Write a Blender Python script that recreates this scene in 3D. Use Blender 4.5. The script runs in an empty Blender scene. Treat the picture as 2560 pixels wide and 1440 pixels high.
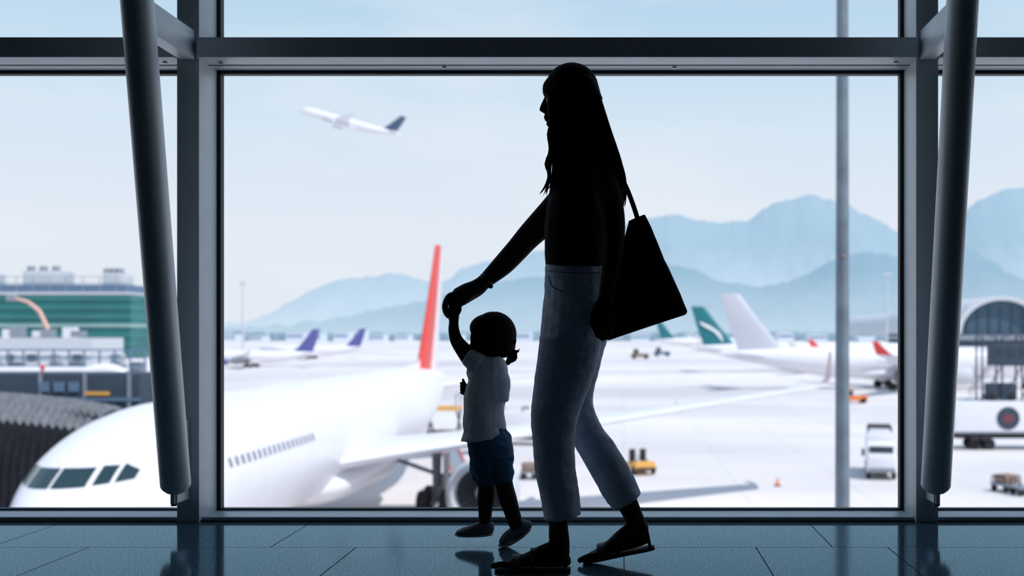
import bpy, bmesh, math, random
from mathutils import Vector, Matrix, noise
random.seed(7)
C = bpy.context.scene.collection
F = 2677.0; H = 0.77; GZ = H - 10.0
V = Vector
def P(px, py, Y): return V(((px-1560)/F*Y, Y, H-(py-835)/F*Y))
def GX(px, Y): return (px-1560)/F*Y
def cr(L, sub):
    out = []; n = len(L)
    for i in range(n-1):
        p0, p1, p2, p3 = L[max(i-1,0)], L[i], L[i+1], L[min(i+2,n-1)]
        for k in range(sub):
            t = k/sub
            out.append(tuple(.5*(2*b+(c-a)*t+(2*a-5*b+4*c-d)*t*t+(-a+3*b-3*c+d)*t**3) for a,b,c,d in zip(p0,p1,p2,p3)))
    out.append(tuple(L[-1])); return out
# ---------------- materials
def mat(name, rgb, rough=.55, metal=0., spec=.5, var=.08, scale=4., bump=0., emit=0., ecol=None, trans=0., haze=None):
    m = bpy.data.materials.new(name); m.use_nodes = True
    nt = m.node_tree; N = nt.nodes; Lk = nt.links; b = N['Principled BSDF']
    tc = N.new('ShaderNodeTexCoord'); nz = N.new('ShaderNodeTexNoise'); nz.inputs['Scale'].default_value = scale; nz.inputs['Detail'].default_value = 4
    Lk.new(tc.outputs['Object'], nz.inputs['Vector'])
    rp = N.new('ShaderNodeValToRGB')
    rp.color_ramp.elements[0].position = .3; rp.color_ramp.elements[1].position = .7
    rp.color_ramp.elements[0].color = (*[c*(1-var) for c in rgb], 1); rp.color_ramp.elements[1].color = (*[min(1, c*(1+var)) for c in rgb], 1)
    Lk.new(nz.outputs['Fac'], rp.inputs['Fac']); Lk.new(rp.outputs['Color'], b.inputs['Base Color'])
    b.inputs['Roughness'].default_value = rough; b.inputs['Metallic'].default_value = metal; b.inputs['Specular IOR Level'].default_value = spec
    if bump:
        bp = N.new('ShaderNodeBump'); bp.inputs['Strength'].default_value = bump; bp.inputs['Distance'].default_value = .02
        Lk.new(nz.outputs['Fac'], bp.inputs['Height']); Lk.new(bp.outputs['Normal'], b.inputs['Normal'])
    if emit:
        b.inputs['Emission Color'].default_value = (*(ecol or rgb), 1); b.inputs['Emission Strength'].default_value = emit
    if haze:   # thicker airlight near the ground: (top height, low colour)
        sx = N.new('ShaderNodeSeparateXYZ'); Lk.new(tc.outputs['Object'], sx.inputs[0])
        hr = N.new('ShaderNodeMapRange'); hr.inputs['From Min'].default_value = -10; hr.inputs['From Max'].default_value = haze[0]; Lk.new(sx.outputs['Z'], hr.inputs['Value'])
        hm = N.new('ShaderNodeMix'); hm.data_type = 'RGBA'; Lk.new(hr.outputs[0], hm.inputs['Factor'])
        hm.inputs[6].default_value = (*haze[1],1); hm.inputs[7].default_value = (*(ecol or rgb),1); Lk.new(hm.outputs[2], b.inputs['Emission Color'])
    if trans:
        tr = N.new('ShaderNodeBsdfTranslucent'); Lk.new(rp.outputs['Color'], tr.inputs['Color'])
        mx = N.new('ShaderNodeMixShader'); mx.inputs[0].default_value = trans
        Lk.new(b.outputs[0], mx.inputs[1]); Lk.new(tr.outputs[0], mx.inputs[2]); Lk.new(mx.outputs[0], N['Material Output'].inputs['Surface'])
    return m
M = {}
M['frame'] = mat('painted_aluminium', (.52,.57,.60), .42, .1, .5, .05, 8)
M['tube'] = mat('painted_steel_tube', (.54,.59,.61), .38, .1, .5, .05, 6)
M['gasket'] = mat('black_rubber', (.012,.018,.022), .6)
M['bolt'] = mat('bolt_steel', (.3,.33,.35), .3, .9)
M['wall'] = mat('dark_wall', (.07,.078,.085), .8)
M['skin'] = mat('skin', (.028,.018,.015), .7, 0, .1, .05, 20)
M['hair'] = mat('black_hair', (.004,.004,.005), .75, 0, .06, .3, 60)
M['top'] = mat('black_knit', (.006,.007,.009), .9, 0, .08, .1, 40)
M['jeans'] = mat('washed_denim', (.55,.61,.73), .9, 0, .15, .12, 30, .25)
M['stitch'] = mat('denim_stitching', (.22,.24,.31), .9)
M['bag'] = mat('black_canvas', (.006,.007,.009), .8, 0, .15, .1, 40)
M['leather'] = mat('dark_leather', (.02,.016,.014), .5)
M['sole'] = mat('sandal_sole', (.03,.026,.024), .8, 0, .1)
M['shirt'] = mat('white_cotton', (.84,.88,.90), .9, 0, .1, .05, 30, .2, trans=.38)
M['shorts'] = mat('blue_cotton', (.06,.13,.21), .9, 0, .1, .15, 30, .3, trans=.15)
M['shoe'] = mat('child_shoe_canvas', (.16,.16,.17), .8)
M['shoesole'] = mat('child_shoe_rubber', (.45,.45,.45), .6)
M['eye'] = mat('eye_white', (.3,.3,.3), .3)
M['lips'] = mat('lip', (.05,.02,.02), .5)
M['white'] = mat('aircraft_white_paint', (.81,.80,.84), .32, 0, .5, .02, .6)
M['wing'] = mat('wing_pale_grey', (.74,.74,.80), .35, 0, .5, .03, 1)
M['red'] = mat('red_paint', (.72,.06,.045), .4)
M['darkglass'] = mat('cockpit_glass', (.02,.045,.055), .12, 0, .6)
M['cabwin'] = mat('cabin_window_glass', (.20,.21,.28), .3)
M['fan'] = mat('fan_titanium', (.10,.10,.12), .4, .6)
M['metal'] = mat('bare_metal', (.45,.46,.5), .3, .7)
M['tyre'] = mat('tyre_rubber', (.02,.02,.025), .8)
M['gear'] = mat('gear_grey', (.18,.19,.22), .5)
M['navy'] = mat('navy_steel', (.035,.055,.085), .6)
M['hood'] = mat('ribbed_rubber_hood', (.17,.18,.20), .7, 0, .3, .2, 3)  # lit top of the hood, painted paler than its lower side
M['hoodshade'] = mat('shaded_rubber_hood', (.018,.020,.026), .8, 0, .1, .2, 3)  # same hood rubber, with the lower side's shade painted into the colour
M['palegrey'] = mat('pale_grey_paint', (.55,.58,.62), .6)
M['midgrey'] = mat('mid_grey_paint', (.25,.28,.33), .6)
M['yellow'] = mat('yellow_paint', (.80,.42,.10), .5)
M['orange'] = mat('orange_paint', (.78,.22,.06), .5)
M['brown'] = mat('brown_equipment', (.28,.19,.15), .7)
M['black'] = mat('black_plastic', (.02,.02,.025), .7)
M['bluegrey'] = mat('hazy_blue_steel', (.12,.19,.29), .6)
M['greenglass'] = mat('green_tinted_glass', (.0,.13,.13), .25, 0, .6, .2, .05)
M['greenlight'] = mat('green_spandrel', (.04,.22,.21), .5, 0, .5, .15, .1)
M['greenpale'] = mat('pale_green_band', (.28,.42,.40), .5, 0, .5, .1, .1)
M['finpurple'] = mat('purple_paint', (.10,.11,.32), .5)
M['finteal'] = mat('teal_paint', (.01,.17,.20), .5)
M['fingrey'] = mat('silver_grey_paint', (.55,.56,.62), .5)
M['findark'] = mat('slate_blue_paint', (.06,.10,.17), .5)
M['arm'] = mat('boom_paint', (.70,.42,.36), .6)
M['pinkred'] = mat('faded_red_paint', (.76,.52,.50), .5)
M['pole'] = mat('galvanised_pole', (.19,.23,.27), .5, .2, .4, .2, 3)
M['vault'] = mat('white_vault_roof', (.60,.62,.66), .6)
M['vaultdark'] = mat('hazy_dark_glazing', (.05,.10,.15), .5)
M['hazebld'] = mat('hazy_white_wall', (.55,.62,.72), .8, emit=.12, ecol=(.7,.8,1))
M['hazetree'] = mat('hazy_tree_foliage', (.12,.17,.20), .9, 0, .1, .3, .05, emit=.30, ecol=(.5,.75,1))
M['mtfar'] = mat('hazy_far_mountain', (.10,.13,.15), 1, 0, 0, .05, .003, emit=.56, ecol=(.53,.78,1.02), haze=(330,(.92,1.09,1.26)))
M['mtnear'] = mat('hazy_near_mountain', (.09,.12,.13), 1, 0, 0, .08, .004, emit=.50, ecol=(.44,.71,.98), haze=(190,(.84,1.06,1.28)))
# granite floor
def floor_mat():
    m = bpy.data.materials.new('polished_granite'); m.use_nodes = True
    nt = m.node_tree; N = nt.nodes; Lk = nt.links; N.remove(N['Principled BSDF'])
    tc = N.new('ShaderNodeTexCoord')
    n2 = N.new('ShaderNodeTexNoise'); n2.inputs['Scale'].default_value = 150; n2.inputs['Detail'].default_value = 5; n2.inputs['Roughness'].default_value = .7
    Lk.new(tc.outputs['Object'], n2.inputs['Vector'])
    rp = N.new('ShaderNodeValToRGB'); e = rp.color_ramp.elements
    e[0].position = .38; e[0].color = (.012,.028,.04,1); e[1].position = .62; e[1].color = (.13,.20,.24,1)
    Lk.new(n2.outputs['Fac'], rp.inputs['Fac'])
    df = N.new('ShaderNodeBsdfDiffuse'); Lk.new(rp.outputs['Color'], df.inputs['Color'])
    r2 = N.new('ShaderNodeValToRGB'); e = r2.color_ramp.elements
    e[0].position = .38; e[0].color = (.20,.40,.54,1); e[1].position = .63; e[1].color = (.66,.90,1,1)
    Lk.new(n2.outputs['Fac'], r2.inputs['Fac'])
    gl = N.new('ShaderNodeBsdfGlossy'); gl.inputs['Roughness'].default_value = .09; Lk.new(r2.outputs['Color'], gl.inputs['Color'])
    fr = N.new('ShaderNodeFresnel'); fr.inputs['IOR'].default_value = 1.35
    mx = N.new('ShaderNodeMixShader'); Lk.new(fr.outputs[0], mx.inputs[0]); Lk.new(df.outputs[0], mx.inputs[1]); Lk.new(gl.outputs[0], mx.inputs[2])
    Lk.new(mx.outputs[0], N['Material Output'].inputs['Surface'])
    return m
M['floor'] = floor_mat()
def apron_mat():
    m = bpy.data.materials.new('sunlit_concrete'); m.use_nodes = True
    nt = m.node_tree; N = nt.nodes; Lk = nt.links; b = N['Principled BSDF']
    tc = N.new('ShaderNodeTexCoord')
    n1 = N.new('ShaderNodeTexNoise'); n1.inputs['Scale'].default_value = .03; n1.inputs['Detail'].default_value = 6
    br = N.new('ShaderNodeTexBrick'); br.inputs['Scale'].default_value = 1; br.offset = 0
    br.inputs['Brick Width'].default_value = 7.5; br.inputs['Row Height'].default_value = 7.5; br.inputs['Mortar Size'].default_value = .05
    br.inputs['Color1'].default_value = (.80,.75,.73,1); br.inputs['Color2'].default_value = (.765,.72,.705,1); br.inputs['Mortar'].default_value = (.67,.64,.63,1)
    mp = N.new('ShaderNodeMapping'); mp.inputs['Scale'].default_value = (.35,1,1); Lk.new(tc.outputs['Object'], mp.inputs[0])
    Lk.new(mp.outputs[0], n1.inputs['Vector']); Lk.new(tc.outputs['Object'], br.inputs['Vector'])
    rp = N.new('ShaderNodeValToRGB'); e = rp.color_ramp.elements; e[0].position = .35; e[0].color = (.74,.75,.79,1); e[1].position = .6; e[1].color = (1,1,1,1)
    Lk.new(n1.outputs['Fac'], rp.inputs['Fac'])
    mx = N.new('ShaderNodeMix'); mx.data_type = 'RGBA'; mx.blend_type = 'MULTIPLY'; mx.inputs['Factor'].default_value = 1
    Lk.new(br.outputs['Color'], mx.inputs[6]); Lk.new(rp.outputs['Color'], mx.inputs[7]); Lk.new(mx.outputs[2], b.inputs['Base Color'])
    b.inputs['Roughness'].default_value = .85; b.inputs['Specular IOR Level'].default_value = .2
    return m
M['apron'] = apron_mat()
# ---------------- mesh builder
class MB:
    def __init__(s): s.v = []; s.f = []
    def skin(s, rings, cap=True, close=True):
        o = len(s.v); n = len(rings[0])
        for r in rings: s.v += [V(p) for p in r]
        for i in range(len(rings)-1):
            for k in range(n if close else n-1):
                a = o+i*n+k; b = o+i*n+(k+1)%n
                s.f.append((a, b, b+n, a+n))
        if cap:
            s.f.append(tuple(o+k for k in range(n))); e = o+(len(rings)-1)*n; s.f.append(tuple(e+k for k in range(n)))
        return s
    def loft(s, secs, n=20, rc=True):   # secs: (center, A, B)
        rings = []
        L = list(secs)
        def ring(c, A, B, k=1.): return [c+A*(k*math.cos(2*math.pi*j/n))+B*(k*math.sin(2*math.pi*j/n)) for j in range(n)]
        if rc:
            c, A, B = L[0]; t = (L[0][0]-L[1][0]).normalized(); r = min(A.length, B.length)
            rings += [ring(c+t*r*.62, A, B, .25), ring(c+t*r*.45, A, B, .65), ring(c+t*r*.2, A, B, .9)]
        rings += [ring(*q) for q in L]
        if rc:
            c, A, B = L[-1]; t = (L[-1][0]-L[-2][0]).normalized(); r = min(A.length, B.length)
            rings += [ring(c+t*r*.2, A, B, .9), ring(c+t*r*.45, A, B, .65), ring(c+t*r*.62, A, B, .25)]
        return s.skin(rings)
    def sil(s, L, sub=4, n=22, rc=True):  # (xl,yl,xr,yr,Y,b)
        secs = []
        for (a,b,c,d,Y,w) in cr(L, sub):
            p, q = P(a,b,Y), P(c,d,Y); secs.append(((p+q)/2, (q-p)/2, V((0,w,0))))
        return s.loft(secs, n, rc)
    def tube(s, pts, rad, sub=3, n=10, rc=True):
        L = [(*p, r) for p, r in zip(pts, rad)] if hasattr(rad, '__len__') else [(*p, rad) for p in pts]
        D = cr(L, sub) if sub > 1 else L
        secs = []; prev = None
        for i, q in enumerate(D):
            a = V(D[max(i-1,0)][:3]); b = V(D[min(i+1,len(D)-1)][:3]); t = (b-a).normalized()
            if prev is None:
                prev = t.orthogonal().normalized()
            u = (prev - t*prev.dot(t)).normalized(); prev = u; w = t.cross(u)
            secs.append((V(q[:3]), u*q[3], w*q[3]))
        return s.loft(secs, n, rc)
    def cyl(s, a, b, r0, r1=None, n=16): 
        return s.tube([V(a), V(b)], [r0, r0 if r1 is None else r1], 1, n, False)
    def ell(s, c, ax, ay=None, az=None, n=18, m=12):
        c = V(c)
        if ay is None: ax, ay, az = V((ax,0,0)), V((0,ax,0)), V((0,0,ax))
        elif not hasattr(ax, 'length'): ax, ay, az = V((ax,0,0)), V((0,ay,0)), V((0,0,az))
        rings = []
        for i in range(1, m):
            t = math.pi*i/m; rings.append([c+az*math.cos(t)+(ax*math.cos(2*math.pi*k/n)+ay*math.sin(2*math.pi*k/n))*math.sin(t) for k in range(n)])
        return s.skin(rings)
    def box(s, c, d, rz=0, ry=0, rx=0):
        R = Matrix.Rotation(rz,3,'Z') @ Matrix.Rotation(ry,3,'Y') @ Matrix.Rotation(rx,3,'X'); o = len(s.v); c = V(c)
        for x in (-.5,.5):
            for y in (-.5,.5):
                for z in (-.5,.5): s.v.append(c+R@V((x*d[0], y*d[1], z*d[2])))
        s.f += [tuple(o+i for i in q) for q in ((0,1,3,2),(4,6,7,5),(0,4,5,1),(2,3,7,6),(0,2,6,4),(1,5,7,3))]
        return s
    def bx(s, x0,x1,y0,y1,z0,z1): return s.box(((x0+x1)/2,(y0+y1)/2,(z0+z1)/2),(x1-x0,y1-y0,z1-z0))
    def prism(s, pts, e):   # pts: list of 3D, extruded by e
        o = len(s.v); n = len(pts); s.v += [V(p) for p in pts]+[V(p)+V(e) for p in pts]
        s.f.append(tuple(range(o,o+n))); s.f.append(tuple(range(o+n,o+2*n)))
        for k in range(n): s.f.append((o+k,o+(k+1)%n,o+n+(k+1)%n,o+n+k))
        return s
    def rev(s, prof, c, axis='Y', n=28, cap=False):   # (a along axis, r)
        c = V(c); rings = []
        for a, r in prof:
            q = []
            for k in range(n):
                u, w = r*math.cos(2*math.pi*k/n), r*math.sin(2*math.pi*k/n)
                q.append(c+(V((u,a,w)) if axis=='Y' else V((a,u,w)) if axis=='X' else V((u,w,a))))
            rings.append(q)
        return s.skin(rings, cap)
    def build(s, name, m, parent=None, loc=None, bevel=0, remesh=0, smooth=0, flat=False, disp=None, sharp=.6):
        me = bpy.data.meshes.new(name); o0 = V(loc) if loc is not None else V((0,0,0))
        me.from_pydata([tuple(p-o0) for p in s.v], [], s.f)
        bm = bmesh.new(); bm.from_mesh(me)
        if not remesh and len(s.v) < 3000: bmesh.ops.remove_doubles(bm, verts=bm.verts, dist=1e-5)
        bmesh.ops.recalc_face_normals(bm, faces=bm.faces)
        if bevel:
            es = [e for e in bm.edges if len(e.link_faces)==2 and e.calc_face_angle(0) > .6]
            if es: bmesh.ops.bevel(bm, geom=es, offset=bevel, segments=2, profile=.7, affect='EDGES', clamp_overlap=True)
        if not remesh:
            for f in bm.faces: f.smooth = not flat
            if not flat:
                for e in bm.edges:
                    if len(e.link_faces)==2 and e.calc_face_angle(0) > sharp: e.smooth = False
        bm.to_mesh(me); bm.free()
        o = bpy.data.objects.new(name, me)
        if remesh:
            C.objects.link(o)
            md = o.modifiers.new('r','REMESH'); md.mode = 'VOXEL'; md.voxel_size = remesh; md.use_smooth_shade = True
            if smooth:
                ms = o.modifiers.new('s','SMOOTH'); ms.iterations = smooth; ms.factor = .5
            dg = bpy.context.evaluated_depsgraph_get()
            nm = bpy.data.meshes.new_from_object(o.evaluated_get(dg)); o.modifiers.clear(); o.data = nm; me = nm; me.name = name
            me.materials.clear()
        else: C.objects.link(o)
        if disp:
            nn = [v_.normal.copy() for v_ in me.vertices]
            for v_, n_ in zip(me.vertices, nn): v_.co = v_.co + disp(v_.co+o0, n_)
        me.materials.append(m)
        if parent: o.parent = parent
        elif loc is not None: o.location = loc
        return o
def tag(o, label=None, cat=None, group=None, kind=None):
    if label: o['label'] = label
    if cat: o['category'] = cat
    if group: o['group'] = group
    if kind: o['kind'] = kind
    return o
def root(name, label, cat, loc=(0,0,0), rz=0, group=None, kind=None, rot=None, sc=1):
    o = bpy.data.objects.new(name, None); C.objects.link(o); o.location = loc
    o.rotation_euler = rot if rot else (0,0,rz); o.scale = (sc,)*3; o.empty_display_size = .1
    return tag(o, label, cat, group, kind)
# ---------------- woman (built first: the remesh step is quick while the scene is small)
YC = 3.55
wl = (P(1450,1427,3.55).x, 3.55, 0)
W = root('person', 'woman with long hair in black top and cropped jeans walking left with a child', 'person', wl)
def foot(mb, toe, heel, Yc, L=.235, up=1):
    u = (toe-heel).normalized(); n = V((-u.z,0,u.x)); n = n if n.z > 0 else -n
    y = V((0,1,0)); S = []
    for t,h,a,b in ((.03,.024,.02,.022),(.12,.032,.032,.029),(.27,.042,.043,.029),(.42,.035,.035,.030),(.58,.025,.024,.035),(.72,.018,.017,.040),(.82,.014,.012,.039)):
        S.append((heel+u*t*L+n*h, n*a, y*b))
    mb.loft(S, 18)
    for k,(ln,r) in enumerate(((.060,.011),(.052,.008),(.048,.0078),(.042,.0075),(.034,.007))):
        yy = y*((-.030+.0155*k)*up)
        p = heel+u*(.80*L-.003*k)+n*.013+yy
        mb.tube([p, p+u*ln*.5+n*.003, p+u*ln-n*.003],[r,r,r*.9],2,8)
    return u, n
def sandal(parent, toe, heel, loc, L=.25):
    u = (toe-heel).normalized(); n = V((-u.z,0,u.x)); n = n if n.z > 0 else -n; y = V((0,1,0))
    pts = ((0,.018),(.04,.027),(.15,.033),(.4,.033),(.65,.042),(.8,.046),(.93,.036),(1,.016))
    out = [heel+u*t*L+y*w for t,w in pts]+[heel+u*t*L-y*w for t,w in reversed(pts)]
    sole = MB().prism(out, n*.010).build('sandal', M['sole'], parent, loc, bevel=.002)
    for t,w,h,bw in ((.72,.046,.044,.026),(.50,.040,.066,.014),(.06,.03,.066,.010)):
        rings = []
        for k in range(13):
            a = math.pi*k/12; c = heel+u*t*L+n*.006
            o1 = y*(-math.cos(a)*w)+n*math.sin(a)*h; o2 = y*(-math.cos(a)*(w+.004))+n*math.sin(a)*(h+.004)
            rings.append([c+o1-u*bw/2, c+o1+u*bw/2, c+o2+u*bw/2, c+o2-u*bw/2])
        MB().skin(rings).build('strap', M['leather'], sole, loc)
B = MB()
B.sil([(1372,880,1498,880,YC,.125),(1372,800,1520,800,YC,.14),(1376,700,1510,700,YC,.12),(1380,630,1506,630,YC,.112),(1374,560,1518,560,YC,.13),(1380,490,1526,485,YC,.145),(1400,440,1518,432,YC,.145),(1424,412,1502,408,YC,.09)])
B.sil([(1420,430,1496,430,YC,.055),(1412,370,1486,375,YC,.05),(1405,320,1478,330,YC,.05)])          # neck
B.ell(P(1432,226,YC), .082,.073,.080, 24,16)                                                        # cranium
B.sil([(1368,205,1450,205,YC,.050),(1363,225,1450,225,YC,.060),(1365,246,1450,246,YC,.062),(1366,270,1442,270,YC,.060),(1367,290,1434,290,YC,.052),(1369,304,1425,308,YC,.042),(1374,313,1405,318,YC,.03)])
B.tube([P(1367,240,YC),P(1362,254,YC),P(1357,267,YC),P(1354,276,YC)],[.006,.008,.009,.0085],3,10); B.ell(P(1360,279,YC-.009),.008,.006,.0055); B.ell(P(1360,279,YC+.009),.008,.006,.0055)
B.ell(P(1365,291,YC),.007,.02,.0048); B.ell(P(1366,299,YC),.007,.018,.0048); B.ell(P(1374,310,YC),.011,.02,.011)
B.ell(P(1368,236,YC-.03),.006,.02,.005); B.ell(P(1368,236,YC+.03),.006,.02,.005)
for s_ in (-1,1): B.ell(P(1425,262,YC+s_*.073),.018,.008,.03)
# far (reaching) arm
B.sil([(1440,420,1500,480,3.66,.05),(1395,458,1455,525,3.70,.048),(1352,508,1405,565,3.73,.045),(1302,566,1346,612,3.77,.041),(1272,604,1312,646,3.79,.039),(1238,644,1275,682,3.81,.036),(1204,684,1232,712,3.84,.027),(1196,692,1222,718,3.845,.026)])
B.sil([(1205,686,1226,714,3.842,.025),(1184,700,1207,735,3.85,.034),(1158,710,1180,752,3.855,.040),(1136,722,1160,764,3.86,.041)])
for k,(e,g) in enumerate(((0,0),(-3,3),(-2,2),(2,-4))):
    Y = 3.83+.019*k
    B.tube([P(1150,738,Y),P(1128+e,738,Y),P(1115+e,756+g,Y-.002),P(1114+e*.5,776+g,Y-.004),P(1121,790+g,Y-.006)],[.0115,.0105,.0098,.009,.0075],3,10)
B.tube([P(1188,726,3.83),P(1166,746,3.818),P(1148,762,3.814),P(1132,772,3.818)],[.015,.013,.0115,.009],3,10)
# near arm hanging
B.sil([(1466,440,1530,422,3.41,.042),(1482,480,1550,472,3.38,.040),(1500,540,1562,537,3.35,.036),(1508,600,1562,600,3.335,.031),(1506,650,1554,655,3.33,.029),(1500,710,1540,715,3.325,.024),(1496,745,1530,750,3.32,.021)])
B.sil([(1494,745,1528,748,3.32,.019),(1488,775,1532,780,3.32,.016),(1488,800,1530,805,3.32,.015)])
for k,(ln) in enumerate((46,54,50,40)):
    x = 1492+k*11.5
    B.tube([P(x,796,3.32),P(x-2,796+ln*.45,3.325),P(x-1,796+ln*.8,3.335),P(x+3,796+ln,3.347)],[.0086,.0082,.0076,.007],3,10)
B.tube([P(1494,760,3.315),P(1482,785,3.32),P(1480,806,3.325),P(1484,820,3.33)],[.012,.010,.009,.0078],3,10)
# legs + feet
B.sil([(1376,850,1480,860,3.48,.07),(1358,960,1440,970,3.475,.062),(1352,1050,1415,1060,3.47,.052),(1362,1150,1428,1160,3.475,.046),(1370,1250,1422,1255,3.48,.038),(1372,1310,1420,1312,3.48,.033),(1372,1345,1424,1350,3.48,.032),(1380,1385,1424,1385,3.48,.03)])
B.sil([(1430,850,1500,850,3.63,.065),(1428,950,1480,950,3.63,.056),(1428,1030,1472,1015,3.63,.05),(1450,1100,1500,1078,3.628,.046),(1482,1160,1535,1134,3.625,.044),(1515,1220,1568,1197,3.62,.038),(1545,1270,1592,1246,3.615,.034),(1562,1300,1607,1285,3.61,.031),(1580,1330,1622,1318,3.61,.028)])
t1, h1 = P(1241,1427,3.48), P(1424,1427,3.48); h1.z = t1.z = .012
foot(B, t1, h1, 3.48)
t2, h2 = P(1460,1402,3.60), P(1624,1360,3.60)
foot(B, t2, h2, 3.60, .225)
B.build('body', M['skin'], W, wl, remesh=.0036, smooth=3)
for s_ in (-1,1):
    MB().ell(P(1372,250,YC+s_*.03), .009,.012,.0065).build('eye', M['eye'], W, wl)
MB().ell(P(1364,295,YC),.006,.017,.0045).build('lips', M['lips'], W, wl)
def fold(amp, f1=14, f2=26, hem=0):
    def g(co, n):
        k = noise.noise(V((co.x*f1*.5+co.z*4, co.y*f1*.5, co.z*f1)))+.5*noise.noise(V((co.x*f2, co.y*f2*.6, co.z*f2*1.2)))
        d = n*(amp*k)
        if hem and n.z < -.5 and co.z < .3: d.z += .006*noise.noise(co*160)
        return d
    return g
def denim_fold(co, n):          # shallow diagonal creases, deeper at hip, knee and hem
    w = .35+.65*max(math.exp(-((co.z-.50)/.10)**2), math.exp(-((co.z-.86)/.12)**2), math.exp(-((co.z-.2)/.12)**2))
    q = co.z*30+co.x*14+2.2*noise.noise(co*7)
    k = math.sin(q)*.5*noise.noise(V((co.x*9,co.y*9,co.z*6)))+.35*noise.noise(V((co.x*26+co.z*18,co.y*20,co.z*44)))
    d = n*(.0075*w*k)
    if n.z < -.5 and co.z < .3: d.z += .006*noise.noise(co*160)
    return d
J = MB()
J.sil([(1364,661,1532,664,YC,.132),(1361,700,1535,700,YC,.145),(1358,760,1538,760,YC,.158),(1352,820,1528,820,YC,.160),(1346,880,1505,885,YC,.145)])
J.sil([(1349,840,1506,850,3.48,.084),(1339,925,1488,930,3.478,.080),(1328,1020,1450,1030,3.472,.071),(1329,1090,1438,1100,3.472,.065),(1338,1180,1441,1185,3.478,.064),(1350,1240,1448,1235,3.48,.066),(1360,1300,1453,1287,3.48,.069)], rc=False)
J.sil([(1425,845,1520,845,3.63,.084),(1420,930,1499,922,3.63,.078),(1410,1020,1482,1000,3.63,.071),(1420,1085,1500,1058,3.628,.066),(1445,1128,1530,1098,3.625,.064),(1480,1190,1566,1156,3.62,.064),(1511,1245,1592,1205,3.617,.065),(1533,1275,1605,1235,3.615,.067)], rc=False)
J.build('jeans', M['jeans'], W, wl, remesh=.006, smooth=4, disp=denim_fold)
MB().tube([P(1372,690,YC-.137),P(1380,715,YC-.148),P(1405,728,YC-.163)],.002,3,6).build('pocket_seam', M['stitch'], W, wl)
MB().tube([P(1366,676,YC-.06),P(1395,680,YC-.139),P(1450,682,YC-.152),P(1500,682,YC-.139)],.002,3,6).build('waistband_seam', M['stitch'], W, wl)
T = MB()
T.sil([(1420,398,1500,396,YC,.07),(1392,425,1524,415,YC,.13),(1376,470,1538,460,YC,.152),(1367,530,1536,520,YC,.152),(1362,590,1526,585,YC,.142),(1361,640,1524,640,YC,.138),(1363,668,1532,674,YC,.140)], rc=False)
T.build('sleeveless_top', M['top'], W, wl, remesh=.006, smooth=3, disp=fold(.004))
# hair
Hr = MB()
Hr.ell(P(1430,221,YC), .088,.081,.084, 36,24)
Hr.sil([(1372,192,1488,192,YC,.058),(1358,212,1496,212,YC,.074),(1357,232,1502,234,YC,.076),(1363,246,1507,246,YC,.070)], n=32, rc=False)
Hr.sil([(1425,205,1493,208,YC,.082),(1428,262,1509,262,YC,.088),(1440,330,1529,325,YC,.092),(1450,390,1549,385,YC,.10),(1470,440,1562,440,YC,.10),(1500,480,1564,480,YC-.02,.08),(1528,510,1560,512,YC-.03,.03)], n=28)
for s_ in (-1,1):
    Hr.sil([(1390,200,1476,200,YC+s_*.062,.012),(1372,235,1498,235,YC+s_*.076,.014),(1378,262,1507,262,YC+s_*.083,.016),(1380,300,1516,300,YC+s_*.086,.018),(1376,340,1528,340,YC+s_*.092,.022),(1380,375,1537,375,YC+s_*.11,.026),(1380,415,1534,415,YC+s_*.125,.030),(1378,445,1480,450,YC+s_*.13,.03),(1384,470,1430,474,YC+s_*.125,.015)])
for k in range(150):
    s_ = random.choice((-1,1)); u = random.random()
    e = 1374+u*182; yb = random.uniform(450,494) if u < .5 else random.uniform(470,515)
    j = random.uniform(-6,6); Y = YC+s_*.088; wv = random.uniform(-4,4)
    Hr.tube([P(1398+u*66,206,YC+s_*.066),P(1373+u*126,250,Y),P(1376+u*140+j*.3,310,YC+s_*.098),P(1377+u*160+j*.4+wv*.5,372,YC+s_*.125),P(e+j*.6-2-wv*.6,425,YC+s_*.138),P(e+wv*.8-(1-u)*4,462,YC+s_*.14),P(min(1568,e+j-(1-u)*10-wv),yb,YC+s_*.14)],[.002,.004,.004,.0035,.003,.0022,.0006],3,6)
for k in range(26):          # loose wavy locks down the back edge
    j = random.uniform(-3,3); w1 = random.uniform(-4,3); s_ = random.uniform(-.06,.06)
    Hr.tube([P(1474+j,222,YC+s_*.6),P(1502+j*.5,270,YC+s_),P(1521+j+w1*.4,325,YC+s_),P(1543+j-w1*.4,385,YC+s_),P(1558+j+w1*.5,435,YC+s_),P(1563+j,475,YC+s_-.02),P(1560+j+w1,random.uniform(490,520),YC+s_-.03)],[.003,.004,.004,.0035,.003,.0025,.0006],3,6)
for (a,b,c_,d,e_) in ((0,0,0,0,0),(4,3,2,8,9),(-1,2,5,3,-6),(6,1,8,14,4),(3,5,1,9,-2),(5,2,-3,12,-10)):   # front locks, wavy
    for s_ in (-1,1):
        Hr.tube([P(1380,300,YC+s_*.08),P(1370+a*.5,335,YC+s_*.085),P(1374+b,372,YC+s_*.1),P(1367+c_,410,YC+s_*.11),P(1371+d*.3,440,YC+s_*.11),P(1362+d*.6,466,YC+s_*.11),P(1348+d*1.3,486+e_*.4,YC+s_*.1)],[.003,.0035,.0035,.004,.0035,.0025,.0005],3,6)
Hr.build('hair', M['hair'], W, wl)
sandal(W, V((t1.x,3.48,0)), V((P(1426,1427,3.48).x,3.48,0)), wl, (P(1426,1427,3.48)-P(1238,1427,3.48)).x)
sandal(W, P(1457,1406,3.60), P(1637,1372,3.60), wl, .245)
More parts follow.
